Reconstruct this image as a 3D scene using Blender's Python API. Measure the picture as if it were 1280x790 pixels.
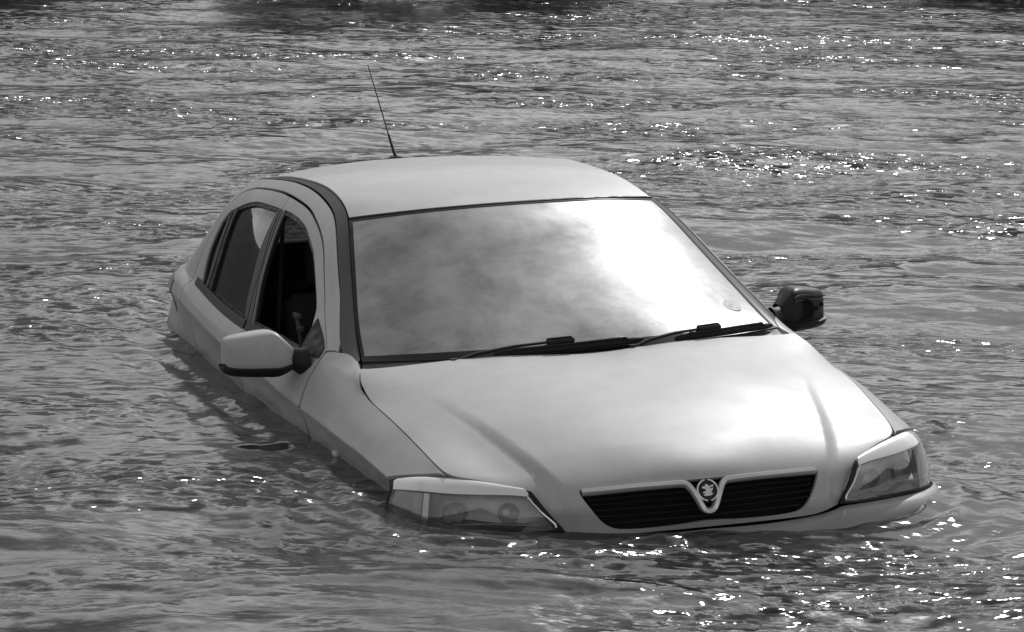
import bpy, math, random
import numpy as np
from mathutils import Matrix, Vector, Quaternion
from mathutils.geometry import delaunay_2d_cdt
R = math.radians
for o in list(bpy.data.objects): bpy.data.objects.remove(o)
scene = bpy.context.scene
col = scene.collection
# ------------------------------------------------------------------ camera
cam_d = bpy.data.cameras.new('camera'); cam = bpy.data.objects.new('camera', cam_d); col.objects.link(cam)
cam_d.sensor_width = 36; cam_d.lens = 127.92; cam_d.clip_start = .1; cam_d.clip_end = 2000
cam.matrix_world = Matrix(((0.999736, -0.022972, 0, -0.56277), (0.003401, 0.148007, -0.988981, -9.81862), (0.022719, 0.98872, 0.148046, 2.04048), (0, 0, 0, 1)))
scene.camera = cam
# ------------------------------------------------------------------ sun and sky (a black-and-white photograph: light without hue)
SUN_AZ, SUN_EL = R(17), R(41)          # clockwise from +Y, above the horizon
sd = bpy.data.lights.new('sun', 'SUN'); sd.energy = 2.0; sd.angle = R(.53); sd.color = (1, 1, 1)
sun = bpy.data.objects.new('sun', sd); col.objects.link(sun); sun.location = (0, 0, 30)
to_sun = Vector((math.sin(SUN_AZ)*math.cos(SUN_EL), math.cos(SUN_AZ)*math.cos(SUN_EL), math.sin(SUN_EL)))
sun.rotation_euler = to_sun.to_track_quat('Z', 'Y').to_euler()
world = bpy.data.worlds.new('World'); scene.world = world; world.use_nodes = True
wt = world.node_tree; wt.nodes.clear()
def wn(t, **k):
    n = wt.nodes.new(t)
    for a, b in k.items(): setattr(n, a, b)
    return n
sky = wn('ShaderNodeTexSky', sky_type='NISHITA', sun_disc=False, sun_elevation=SUN_EL, sun_rotation=SUN_AZ, air_density=1.2, dust_density=1.0)
bw = wn('ShaderNodeRGBToBW'); wt.links.new(sky.outputs[0], bw.inputs[0])
tc = wn('ShaderNodeTexCoord')
mp = wn('ShaderNodeMapping'); mp.inputs['Scale'].default_value = (1, 1, 2.2); wt.links.new(tc.outputs['Generated'], mp.inputs[0])
cn = wn('ShaderNodeTexNoise'); cn.inputs['Scale'].default_value = 3.4; cn.inputs['Detail'].default_value = 8; cn.inputs['Roughness'].default_value = .6; cn.inputs['Distortion'].default_value = .2
wt.links.new(mp.outputs[0], cn.inputs['Vector'])
cr = wn('ShaderNodeMapRange'); cr.inputs['From Min'].default_value = .43; cr.inputs['From Max'].default_value = .66; cr.interpolation_type = 'SMOOTHSTEP'
wt.links.new(cn.outputs['Fac'], cr.inputs['Value'])
cm = wn('ShaderNodeMix', data_type='FLOAT'); wt.links.new(cr.outputs[0], cm.inputs['Factor']); wt.links.new(bw.outputs[0], cm.inputs[2])
ml = wn('ShaderNodeMath', operation='MULTIPLY_ADD'); ml.inputs[1].default_value = 1.1; ml.inputs[2].default_value = 5.0   # sunlit cloud over blue sky
wt.links.new(bw.outputs[0], ml.inputs[0]); wt.links.new(ml.outputs[0], cm.inputs[3])
bg = wn('ShaderNodeBackground'); bg.inputs['Strength'].default_value = .090
wt.links.new(cm.outputs[0], bg.inputs['Color'])
wo = wn('ShaderNodeOutputWorld'); wt.links.new(bg.outputs[0], wo.inputs['Surface'])
vs = scene.view_settings; vs.view_transform = 'Standard'; vs.look = 'None'; vs.gamma = 1; vs.exposure = 0; vs.use_curve_mapping = False
scene.render.engine = 'CYCLES'
import math
import numpy as np
# ---------- smooth surfaces of the car, in car coordinates (x to its left, y to its rear, z up, metres) ----------
def spline(xk, Y):
    """natural cubic spline through knots xk with values Y (n,...) ; returns callable"""
    xk = np.asarray(xk, float); Y = np.asarray(Y, float); n = len(xk)
    sh = Y.shape[1:]; Yf = Y.reshape(n, -1); h = np.diff(xk)
    A = np.zeros((n, n)); b = np.zeros((n, Yf.shape[1])); A[0, 0] = A[-1, -1] = 1
    for i in range(1, n-1):
        A[i, i-1] = h[i-1]; A[i, i] = 2*(h[i-1]+h[i]); A[i, i+1] = h[i]
        b[i] = 6*((Yf[i+1]-Yf[i])/h[i]-(Yf[i]-Yf[i-1])/h[i-1])
    Mm = np.linalg.solve(A, b)
    def ev(x):
        x = np.atleast_1d(np.asarray(x, float)); s = x.shape; x = x.ravel()
        i = np.clip(np.searchsorted(xk, x)-1, 0, n-2); hh = h[i][:, None]
        a = (xk[i+1]-x)[:, None]; c = (x-xk[i])[:, None]
        r = (Mm[i]*a**3+Mm[i+1]*c**3)/(6*hh)+(Yf[i]/hh-Mm[i]*hh/6)*a+(Yf[i+1]/hh-Mm[i+1]*hh/6)*c
        return r.reshape(s+sh)
    return ev
def curve(rows):
    a = np.array(rows, float); return spline(a[:, 0], a[:, 1:])
# edge of the roof / windscreen (top of the side), knots = station w
C_TOP = curve([(.95,.716,.95,.896),(1.06,.690,1.06,.934),(1.15,.671,1.15,.950),(1.332,.636,1.332,1.033),(1.493,.598,1.493,1.125),(1.651,.559,1.651,1.219),(1.77,.529,1.77,1.287),
 (1.87,.507,1.87,1.331),(2.0,.490,2.0,1.364),(2.17,.479,2.17,1.386),(2.31,.476,2.31,1.396),(2.6,.487,2.6,1.400),(2.85,.496,2.87,1.388),(3.08,.490,3.15,1.362),
 (3.25,.45,3.36,1.328),(3.4,.32,3.50,1.308),(3.55,.16,3.56,1.298),(3.7,.0,3.57,1.295)])
# belt line / bonnet edge
C_BELT = curve([(.22,.664,.215,.722),(.27,.672,.272,.740),(.35,.684,.35,.764),(.445,.693,.445,.79),(.55,.701,.547,.815),(.65,.709,.653,.839),(.78,.715,.777,.86),(.9,.718,.905,.882),
 (1.03,.722,1.03,.908),(1.15,.728,1.15,.928),(1.3,.742,1.3,.943),(1.5,.757,1.5,.947),(1.9,.768,1.9,.946),(2.27,.770,2.27,.950),(2.6,.766,2.6,.970),(2.9,.755,2.93,1.003),
 (3.08,.742,3.17,1.028),(3.25,.708,3.42,1.043),(3.4,.59,3.68,1.045),(3.55,.33,3.82,1.04),(3.7,.0,3.86,1.038)])
# widest line of the flank
C_WIDE = curve([(.22,.755,.245,.700),(.27,.768,.300,.706),(.35,.786,.385,.714),(.45,.800,.47,.726),(.65,.810,.655,.752),(.9,.818,.90,.773),(1.15,.821,1.15,.793),(1.45,.821,1.45,.810),
 (1.77,.820,1.77,.838),(2.3,.820,2.3,.876),(2.7,.815,2.7,.915),(2.9,.808,2.96,.943),(3.08,.795,3.22,.965),(3.25,.755,3.50,.975),(3.4,.63,3.84,.972),(3.55,.36,4.03,.965),(3.7,.0,4.08,.96)])
B_T = spline([0,.08,.18,.35,.5,.75,1.], [0,.020,.034,.037,.032,.018,0.])
def SIDE(w, t):
    """t -1..0 greenhouse (roof edge to belt), 0..1 shoulder (belt to widest line), 1..2 lower flank"""
    w = np.asarray(w, float); t = np.asarray(t, float)
    top, belt, wide = C_TOP(w), C_BELT(w), C_WIDE(w)
    T = t[..., None]
    # greenhouse
    g = np.clip(T+1, 0, 1); G = top*(1-g)+belt*g
    h = np.clip(top[..., 2]-belt[..., 2], 1e-4, 9)/.44
    bt = B_T(g[..., 0])*np.sqrt(h)
    fx = np.clip((3.5-w)/.3, 0, 1); fx = fx*fx*(3-2*fx)
    G = G+np.stack([bt*fx, bt*(1-fx)*.8, bt*.12], -1)
    # shoulder
    s = np.clip(T, 0, 1); S = belt*(1-s)+wide*s
    bu = .010*np.sin(np.pi*s[..., 0])*np.clip((w-.3)/.4, 0, 1)
    S = S+np.stack([bu*.6*fx, bu*.6*(1-fx), bu*.8], -1)
    # lower flank
    l = np.clip(T-1, 0, 1); ll = l[..., 0]
    dx = -(.050*ll/(ll+.16)+.015*ll); L = wide+np.stack([dx*fx, dx*(1-fx), -ll*(wide[..., 2]-.30)], -1)
    return np.where(T < 0, G, np.where(T <= 1, S, L))
# bonnet: centre profile and crease / edge profiles
H_C = curve([(0,0,.018,.572),(1,0,.022,.64),(2,0,.045,.70),(3,0,.095,.746),(4,0,.18,.785),(5,0,.26,.812),(6,0,.36,.841),(7,0,.46,.867),(8,0,.56,.888),(9,0,.68,.909),(10,0,.82,.931),(11,0,.985,.951)])
H_K = curve([(0,.37,.050,.574),(1,.379,.072,.644),(2,.397,.105,.692),(3,.419,.16,.730),(4,.442,.23,.760),(5,.464,.309,.787),(6,.485,.395,.813),(7,.505,.488,.838),(8,.529,.583,.860),(9,.55,.69,.882),(10,.56,.85,.911),(11,.57,1.06,.950)])
H_E = curve([(0,.62,.17,.596),(1,.63,.18,.660),(2,.640,.205,.700),(3,.655,.240,.722),(4,.668,.262,.735),(5,.684,.345,.763),(6,.693,.445,.79),(7,.701,.547,.815),(8,.709,.653,.839),(9,.715,.777,.86),(10,.720,.915,.884),(11,.736,1.115,.946)])
H_M = curve([(k,)+tuple((.5*(H_C(k)+H_K(k))[0]+np.array([0,-.5*(.006+.009*(k<3)),(-.002,-.001,.002,.006)[k] if k < 4 else .010]))) for k in range(12)])
def HOOD(a, v):
    """a -1..1 across (sign = side), v 0..11 from the lower lip to the windscreen"""
    a = np.asarray(a, float); v = np.asarray(v, float)
    s = np.sign(a); s = np.where(s == 0, 1, s); u = np.abs(a)
    c, m, k, e = H_C(v), H_M(v), H_K(v), H_E(v)
    # cubic across: symmetric at the centre (mirrored knots)
    xs = np.array([-1, -.62, -.31, 0, .31, .62, 1.])
    mir = np.array([-1, 1, 1.])
    Yk = np.stack([e*mir, k*mir, m*mir, c, m, k, e], 0)
    n = 7; h = np.diff(xs); A = np.zeros((n, n)); A[0, 0] = A[-1, -1] = 1; R = np.zeros((n, n))
    for i in range(1, n-1):
        A[i, i-1] = h[i-1]; A[i, i] = 2*(h[i-1]+h[i]); A[i, i+1] = h[i]
        R[i, i+1] += 6/h[i]; R[i, i] -= 6/h[i]+6/h[i-1]; R[i, i-1] += 6/h[i-1]
    Mm = np.tensordot(np.linalg.solve(A, R), Yk, 1)
    i = np.clip(np.searchsorted(xs, u)-1, 0, n-2)
    def pick(Q, j): return np.take_along_axis(Q, np.broadcast_to(j[None, ..., None], (1,)+Q.shape[1:]), 0)[0]
    hh = h[i][..., None]; aa = (xs[i+1]-u)[..., None]; cc = (u-xs[i])[..., None]
    P = (pick(Mm, i)*aa**3+pick(Mm, i+1)*cc**3)/(6*hh)+(pick(Yk, i)/hh-pick(Mm, i)*hh/6)*aa+(pick(Yk, i+1)/hh-pick(Mm, i+1)*hh/6)*cc
    # raised centre panel: a soft step just outside the crease
    st = np.clip((u-.60)/.058, 0, 1); st = st*st*(3-2*st)
    amp = .017*np.clip((9.6-v)/5.5, 0, 1)*np.clip((v+1.2)/2, .3, 1)
    back = np.clip((u-.70)/.25, 0, 1); back = back*back*(3-2*back)
    dz = amp*(.45-st+.55*back)
    slope = np.clip((v-1)/3, 0, 1)
    P = P+np.stack([0*dz, -dz*(1-slope)*.9, dz*(.25+.75*slope)], -1)
    return P*np.stack([s, 1+0*s, 1+0*s], -1)
# windscreen
W_S = curve([(0,.684,1.075,.925),(.12,.665,1.17,.957),(.3,.636,1.332,1.033),(.5,.598,1.493,1.125),(.7,.559,1.651,1.219),(.88,.529,1.77,1.287),(1,.510,1.845,1.322)])
W_C = curve([(0,0,.93,.905),(.12,0,1.03,.965),(.3,0,1.185,1.058),(.5,0,1.345,1.152),(.7,0,1.50,1.242),(.88,0,1.63,1.313),(1,0,1.715,1.350)])
def WIND(a, v):
    a = np.asarray(a, float); e, c = W_S(v), W_C(v); q = np.abs(a)[..., None]
    f = .75*q**2+.25*q**4
    P = c*(1-f)+e*f; P[..., 0] = a*e[..., 0]
    return P
R_C = curve([(0,0,1.715,1.350),(.13,0,1.86,1.376),(.25,0,2.0,1.396),(.45,0,2.3,1.420),(.62,0,2.6,1.426),(.8,0,2.9,1.416),(.92,0,3.15,1.395),(1,0,3.36,1.352)])
R_E = curve([(0,.510,1.845,1.322),(.13,.493,1.96,1.355),(.25,.482,2.09,1.378),(.45,.472,2.36,1.398),(.62,.482,2.62,1.400),(.8,.485,2.87,1.386),(.92,.470,3.08,1.362),(1,.42,3.24,1.332)])
def ROOF(a, v):
    a = np.asarray(a, float); e, c = R_E(v), R_C(v); q = np.abs(a)[..., None]
    f = .75*q**2+.25*q**4
    P = c*(1-f)+e*f; P[..., 0] = a*e[..., 0]
    return P
# lamp lens: rows top, fold, middle, bottom
_xc = [0,1,2,3,4,5,6,7]
L_R = [spline(_xc, r) for r in (
 [(.36,.085,.665),(.40,.10,.68),(.465,.128,.699),(.525,.172,.713),(.60,.235,.728),(.676,.298,.736),(.735,.365,.733),(.782,.440,.718)],
 [(.36,.050,.66),(.40,.067,.670),(.465,.098,.686),(.53,.138,.694),(.61,.185,.696),(.69,.238,.699),(.753,.300,.703),(.800,.390,.698)],
 [(.36,.045,.63),(.40,.060,.638),(.465,.090,.641),(.53,.128,.643),(.61,.178,.643),(.695,.230,.643),(.765,.297,.643),(.817,.388,.645)],
 [(.36,.040,.59),(.40,.056,.598),(.465,.086,.592),(.53,.122,.588),(.61,.172,.584),(.70,.227,.580),(.775,.290,.578),(.828,.385,.582)])]
def LENS(c, v):
    """c 1..7 outward, v 0 top .. 3 bottom"""
    c = np.asarray(c, float); v = np.asarray(v, float)
    r = [f(c) for f in L_R]; V = v[..., None]
    a = np.clip(V, -.5, 1); P0 = r[0]*(1-a)+r[1]*a
    P0 = P0+np.stack([0*a[..., 0], 0*a[..., 0], .010*np.sin(np.pi*a[..., 0])], -1)
    b = np.clip(V-1, 0, 2.6)/2
    l0 = (1-b)*(1-2*b); l1 = 4*b*(1-b); l2 = b*(2*b-1)
    return np.where(V < 1, P0, r[1]*l0+r[2]*l1+r[3]*l2)
# front bumper
_bt = [(0,.016,.570),(.2,.023,.568),(.37,.054,.577),(.415,.068,.586),(.50,.104,.583),(.61,.166,.577),(.70,.222,.573),(.775,.290,.570),(.832,.395,.573),(.838,.58,.585),(.838,.80,.60)]
_off = [(0,0),(-.030,-.014),(-.050,-.045),(-.056,-.11),(-.03,-.26)]
_nrm = []
for i in range(11):
    p = np.array(_bt[max(0, i-1)][:2]); q = np.array(_bt[min(10, i+1)][:2]); d = q-p; d /= np.linalg.norm(d); _nrm.append((d[1], -d[0]))
_nrm[0] = (0, -1)
B_R = [spline(range(11), [(b[0]-o[0]*n_[0]*min(1, (10-i)/4), b[1]-o[0]*n_[1]*min(1, (10-i)/4), b[2]+o[1]) for i, (b, n_) in enumerate(zip(_bt, _nrm))]) for o in _off]
def BUMP(c, v):
    c = np.asarray(c, float); v = np.asarray(v, float); s = np.where(c < 0, -1., 1.); u = np.abs(c)
    r = np.stack([f(u) for f in B_R], 0)
    P = np.zeros(u.shape+(3,)); i = np.clip(np.floor(v).astype(int), 0, 3); fr = (v-i)[..., None]
    # catmull-rom down the rows
    def g(j): return np.take_along_axis(r, np.broadcast_to(np.clip(j, 0, 4)[None, ..., None], (1,)+r.shape[1:]), 0)[0]
    p0, p1, p2, p3 = g(i-1), g(i), g(i+1), g(i+2)
    P = .5*((2*p1)+(-p0+p2)*fr+(2*p0-5*p1+4*p2-p3)*fr**2+(-p0+3*p1-3*p2+p3)*fr**3)
    return P*np.stack([s, 1+0*s, 1+0*s], -1)
# ------------------------------------------------------------------ helpers
def tag(o, label=None, cat=None, group=None, kind=None):
    for k, v in (('label', label), ('category', cat), ('group', group), ('kind', kind)):
        if v: o[k] = v
def mat(name, base, rough=.5, metal=0., **kw):
    m = bpy.data.materials.new(name); m.use_nodes = True; b = m.node_tree.nodes['Principled BSDF']
    b.inputs['Base Color'].default_value = (base, base, base, 1); b.inputs['Roughness'].default_value = rough; b.inputs['Metallic'].default_value = metal
    for k, v in kw.items(): b.inputs[k.replace('_', ' ')].default_value = v
    return m
def nodes(m):
    t = m.node_tree
    def N(ty, **k):
        n = t.nodes.new(ty)
        for a, b in k.items(): setattr(n, a, b)
        return n
    return t, N, t.nodes['Principled BSDF']
def noise_rough(m, scale, lo, hi, detail=5, inp='Roughness', fmin=.35, fmax=.65, vec=(1, 1, 1)):
    t, N, b = nodes(m); tc = N('ShaderNodeTexCoord'); mp = N('ShaderNodeMapping'); mp.inputs['Scale'].default_value = vec
    n = N('ShaderNodeTexNoise'); n.inputs['Scale'].default_value = scale; n.inputs['Detail'].default_value = detail
    r = N('ShaderNodeMapRange'); r.inputs[1].default_value = fmin; r.inputs[2].default_value = fmax; r.inputs[3].default_value = lo; r.inputs[4].default_value = hi
    t.links.new(tc.outputs['Object'], mp.inputs[0]); t.links.new(mp.outputs[0], n.inputs['Vector']); t.links.new(n.outputs['Fac'], r.inputs[0]); t.links.new(r.outputs[0], b.inputs[inp])
    return r
PAINT = mat('silver_paint', .42, .50, .14, Specular_IOR_Level=.25, Coat_Weight=.16, Coat_Roughness=.06)
def _paint():
    t, N, b = nodes(PAINT); tc = N('ShaderNodeTexCoord')
    f = N('ShaderNodeTexNoise'); f.inputs['Scale'].default_value = 900; f.inputs['Detail'].default_value = 1       # metal flake
    d = N('ShaderNodeTexNoise'); d.inputs['Scale'].default_value = 3.2; d.inputs['Detail'].default_value = 8; d.inputs['Roughness'].default_value = .62   # dried silt film
    t.links.new(tc.outputs['Object'], f.inputs['Vector']); t.links.new(tc.outputs['Object'], d.inputs['Vector'])
    r = N('ShaderNodeMapRange'); r.inputs[1].default_value = .3; r.inputs[2].default_value = .7; r.inputs[3].default_value = .46; r.inputs[4].default_value = .53
    mp = N('ShaderNodeMapping'); mp.inputs['Scale'].default_value = (1, 1, .35); t.links.new(tc.outputs['Object'], mp.inputs[0])
    g = N('ShaderNodeTexNoise'); g.inputs['Scale'].default_value = 9; g.inputs['Detail'].default_value = 9; g.inputs['Roughness'].default_value = .68; t.links.new(mp.outputs[0], g.inputs['Vector'])
    gq = N('ShaderNodeMapRange'); gq.inputs[1].default_value = .35; gq.inputs[2].default_value = .7; gq.inputs[3].default_value = 1.03; gq.inputs[4].default_value = .90; t.links.new(g.outputs['Fac'], gq.inputs[0])
    mm = N('ShaderNodeMath', operation='MULTIPLY'); t.links.new(gq.outputs[0], mm.inputs[1])
    t.links.new(f.outputs['Fac'], r.inputs[0]); t.links.new(r.outputs[0], mm.inputs[0])
    # lower-flank shade painted in as a wet, silty band above the waterline, ragged on top
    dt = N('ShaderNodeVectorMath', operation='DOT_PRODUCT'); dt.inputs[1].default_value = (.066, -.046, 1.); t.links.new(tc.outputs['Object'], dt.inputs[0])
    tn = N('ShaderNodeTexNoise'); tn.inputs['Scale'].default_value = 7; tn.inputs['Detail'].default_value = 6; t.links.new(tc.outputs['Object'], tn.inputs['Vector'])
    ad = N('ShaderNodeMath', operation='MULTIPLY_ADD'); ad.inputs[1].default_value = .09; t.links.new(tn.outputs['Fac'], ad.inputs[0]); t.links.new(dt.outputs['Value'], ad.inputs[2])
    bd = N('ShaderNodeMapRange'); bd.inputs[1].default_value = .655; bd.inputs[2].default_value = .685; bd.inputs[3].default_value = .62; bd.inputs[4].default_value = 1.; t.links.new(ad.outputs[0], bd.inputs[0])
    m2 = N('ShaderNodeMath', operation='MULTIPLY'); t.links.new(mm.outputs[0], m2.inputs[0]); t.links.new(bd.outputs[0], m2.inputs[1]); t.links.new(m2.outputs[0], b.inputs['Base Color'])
    q = N('ShaderNodeMapRange'); q.inputs[1].default_value = .35; q.inputs[2].default_value = .7; q.inputs[3].default_value = .46; q.inputs[4].default_value = .56
    t.links.new(d.outputs['Fac'], q.inputs[0]); t.links.new(q.outputs[0], b.inputs['Roughness'])
    c = N('ShaderNodeMapRange'); c.inputs[1].default_value = .4; c.inputs[2].default_value = .7; c.inputs[3].default_value = .04; c.inputs[4].default_value = .16
    t.links.new(d.outputs['Fac'], c.inputs[0]); t.links.new(c.outputs[0], b.inputs['Coat Roughness'])
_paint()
RUBBER = mat('black_rubber', .018, .55); BLACK = mat('black_plastic', .022, .38); DARK = mat('dark_trim', .035, .45); INNER = mat('inner_shell_black', .01, .8)
STRIP = mat('weathered_trim', .07, .42); CHROME = mat('chrome', .80, .24, .55); SLAT = mat('grille_slat', .03, .3)
SEAT = mat('seat_fabric', .035, .9); SEATL = mat('seat_belt', .07, .7); NUM = mat('brow_glare_and_rib_white', .88, .30, .15, Coat_Weight=1.)  # NUM: sky reflection on the lens tops painted near-white; also the indicator rib
FRIT = mat('black_glass_border', .012, .12)
for m_ in (RUBBER, DARK, BLACK, STRIP, INNER, SEAT, FRIT): m_.node_tree.nodes['Principled BSDF'].inputs['Specular IOR Level'].default_value = .22
for m_ in (RUBBER, DARK, BLACK): noise_rough(m_, 30, .35, .6)
REFL = mat('lamp_reflector', .85, .22, .8); noise_rough(REFL, 25, .12, .32)
HOUSING = mat('lamp_housing', .50, .4, .4); BOWL = mat('dull_reflector', .40, .4, .4); INDIC = mat('indicator_lens', .55, .25, 0.)
LAMP = mat('red_lens_grey', .12, .15)
def glass(name, dens, rough=.02, film=None, refl=1.0):
    """glass sheet: a see-through part of given darkness, a clear surface reflection, and optionally a dusty film"""
    m = bpy.data.materials.new(name); m.use_nodes = True; t = m.node_tree; t.nodes.clear()
    def N(ty, **k):
        n = t.nodes.new(ty)
        for a, b in k.items(): setattr(n, a, b)
        return n
    tr = N('ShaderNodeBsdfTransparent'); tr.inputs[0].default_value = (dens, dens, dens, 1)
    gl = N('ShaderNodeBsdfGlossy'); gl.inputs['Color'].default_value = (refl, refl, refl, 1); gl.inputs['Roughness'].default_value = rough
    fr = N('ShaderNodeFresnel'); fr.inputs[0].default_value = 1.52
    fm = N('ShaderNodeMath', operation='MULTIPLY'); fm.inputs[1].default_value = 1.8; t.links.new(fr.outputs[0], fm.inputs[0])
    mx = N('ShaderNodeMixShader'); t.links.new(fm.outputs[0], mx.inputs[0]); t.links.new(tr.outputs[0], mx.inputs[1]); t.links.new(gl.outputs[0], mx.inputs[2])
    out = N('ShaderNodeOutputMaterial'); last = mx
    if film:
        tc = N('ShaderNodeTexCoord'); mp = N('ShaderNodeMapping'); mp.inputs['Scale'].default_value = film.get('vec', (1, 1, 1)); t.links.new(tc.outputs['Object'], mp.inputs[0])
        n1 = N('ShaderNodeTexNoise'); n1.inputs['Scale'].default_value = film['scale']; n1.inputs['Detail'].default_value = 7; n1.inputs['Roughness'].default_value = .66; n1.inputs['Distortion'].default_value = .15
        t.links.new(mp.outputs[0], n1.inputs['Vector'])
        rr = N('ShaderNodeMapRange'); rr.inputs[1].default_value = .32; rr.inputs[2].default_value = .68; rr.inputs[3].default_value = film['lo']; rr.inputs[4].default_value = film['hi']
        t.links.new(n1.outputs['Fac'], rr.inputs[0])
        df = N('ShaderNodeBsdfDiffuse'); df.inputs[0].default_value = (film['dust'],)*3+(1,)
        g2 = N('ShaderNodeBsdfGlossy'); g2.inputs['Color'].default_value = (film['g'],)*3+(1,); g2.inputs['Roughness'].default_value = film['gr']
        m2 = N('ShaderNodeMixShader'); m2.inputs[0].default_value = film['gmix']; t.links.new(df.outputs[0], m2.inputs[1]); t.links.new(g2.outputs[0], m2.inputs[2])
        m3 = N('ShaderNodeMixShader'); t.links.new(rr.outputs[0], m3.inputs[0]); t.links.new(mx.outputs[0], m3.inputs[1]); t.links.new(m2.outputs[0], m3.inputs[2]); last = m3
    t.links.new(last.outputs[0], out.inputs[0])
    return m
WSCREEN = glass('dusty_windscreen', .25, .03, dict(scale=3.6, lo=.30, hi=1.0, dust=.46, g=.46, gr=.31, gmix=.5))
SIDEGL = glass('side_glass', .14, .02, dict(scale=5, lo=.05, hi=.22, dust=.10, g=.25, gr=.3, gmix=.3), .6)
LENSGL = glass('lamp_lens', .92, .03, dict(scale=14, lo=.02, hi=.12, dust=.3, g=.5, gr=.2, gmix=.4))

# car root: car coordinates -> world
M_CAR = Matrix(((0.951423, -0.300873, -0.065339, 0.03796), (0.30312, 0.952555, 0.027503, -0.01598), (0.053964, -0.045973, 0.997484, -0.5795), (0, 0, 0, 1)))
car = bpy.data.objects.new('hatchback_car', None); col.objects.link(car); car.matrix_world = M_CAR; car.empty_display_size = .3
tag(car, 'silver five-door hatchback sunk to its headlights in the river', 'car')

def link(name, V, F, m, parent, smooth=True, sharp=32):
    me = bpy.data.meshes.new(name); me.from_pydata([tuple(map(float, v)) for v in V], [], [tuple(map(int, f)) for f in F]); me.update()
    ms = m if isinstance(m, (list, tuple)) else [m]
    for x in ms: me.materials.append(x)
    if smooth:
        me.polygons.foreach_set('use_smooth', [True]*len(me.polygons)); me.set_sharp_from_angle(angle=R(sharp))
    o = bpy.data.objects.new(name, me); col.objects.link(o); o.parent = parent
    return o
class MB:
    def __init__(s): s.V = []; s.F = []; s.n = 0
    def add(s, V, F):
        s.V += [tuple(v) for v in V]; s.F += [tuple(i+s.n for i in f) for f in F]; s.n += len(V); return s
    def grid(s, P, close_u=False, close_v=False, flip=False):
        P = np.asarray(P); a, b = P.shape[:2]; F = []
        for i in range(a if close_u else a-1):
            for j in range(b if close_v else b-1):
                q = (i*b+j, ((i+1) % a)*b+j, ((i+1) % a)*b+(j+1) % b, i*b+(j+1) % b); F.append(q[::-1] if flip else q)
        return s.add(P.reshape(-1, 3), F)
    def sheet(s, P, th):
        """a grid given thickness th along its normal, closed all round"""
        P = np.asarray(P, float); du = np.gradient(P, axis=0); dv = np.gradient(P, axis=1); n = np.cross(du, dv); n /= np.linalg.norm(n, axis=-1, keepdims=True)+1e-12
        Q = P-n*th; a, b = P.shape[:2]; F = []
        for i in range(a-1):
            for j in range(b-1):
                q = (i*b+j, (i+1)*b+j, (i+1)*b+j+1, i*b+j+1); F.append(q); F.append(tuple(k+a*b for k in q[::-1]))
        ring = [i*b for i in range(a)]+[(a-1)*b+j for j in range(1, b)]+[i*b+b-1 for i in range(a-2, -1, -1)]+[j for j in range(b-2, 0, -1)]
        for k in range(len(ring)):
            p, q = ring[k], ring[(k+1) % len(ring)]; F.append((q, p, p+a*b, q+a*b))
        return s.add(np.concatenate([P.reshape(-1, 3), Q.reshape(-1, 3)]), F)
    def tube(s, pts, r, n=10, caps=True, sq=1.0):
        pts = np.asarray(pts, float); k = len(pts); r = np.broadcast_to(np.asarray(r, float), (k,)); T = np.gradient(pts, axis=0); T /= np.linalg.norm(T, axis=1, keepdims=True)
        up = np.array([0, 0, 1.]) if abs(T[0][2]) < .9 else np.array([1., 0, 0]); rings = []
        for i in range(k):
            x = np.cross(T[i], up); x /= np.linalg.norm(x); y = np.cross(x, T[i])
            rings.append([pts[i]+r[i]*(math.cos(2*math.pi*j/n)*x+sq*math.sin(2*math.pi*j/n)*y) for j in range(n)])
        n0 = s.n; s.grid(np.array(rings), close_v=True)
        if caps: s.F.append(tuple(n0+j for j in range(n))); s.F.append(tuple(n0+(k-1)*n+j for j in range(n-1, -1, -1)))
        return s
    def box(s, c, d, bev=.0, rot=None):
        c = np.array(c, float); hx, hy, hz = [x/2 for x in d]; b = min(bev, hx, hy, hz)*.999
        if b <= 0:
            V = np.array([(x, y, z) for x in (-hx, hx) for y in (-hy, hy) for z in (-hz, hz)]); F = [(0, 1, 3, 2), (4, 6, 7, 5), (0, 4, 5, 1), (2, 3, 7, 6), (0, 2, 6, 4), (1, 5, 7, 3)]
        else:   # superellipsoid-like rounded block
            nu, nv = 16, 9; V = []; F = []
            for i in range(nv+1):
                ph = -math.pi/2+math.pi*i/nv
                for j in range(nu):
                    th = 2*math.pi*(j+.5)/nu; d_ = np.array([math.cos(ph)*math.cos(th), math.cos(ph)*math.sin(th), math.sin(ph)])
                    V.append(np.sign(d_)*np.array([hx-b, hy-b, hz-b])+d_*b)
            V = np.array(V)
            F = [(i*nu+j, i*nu+(j+1) % nu, (i+1)*nu+(j+1) % nu, (i+1)*nu+j) for i in range(nv) for j in range(nu)]
        if rot is not None: V = V@np.array(rot).T
        return s.add(V+c, F)
    def build(s, name, m, parent, smooth=True, sharp=40): return link(name, s.V, s.F, m, parent, smooth, sharp)

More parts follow.
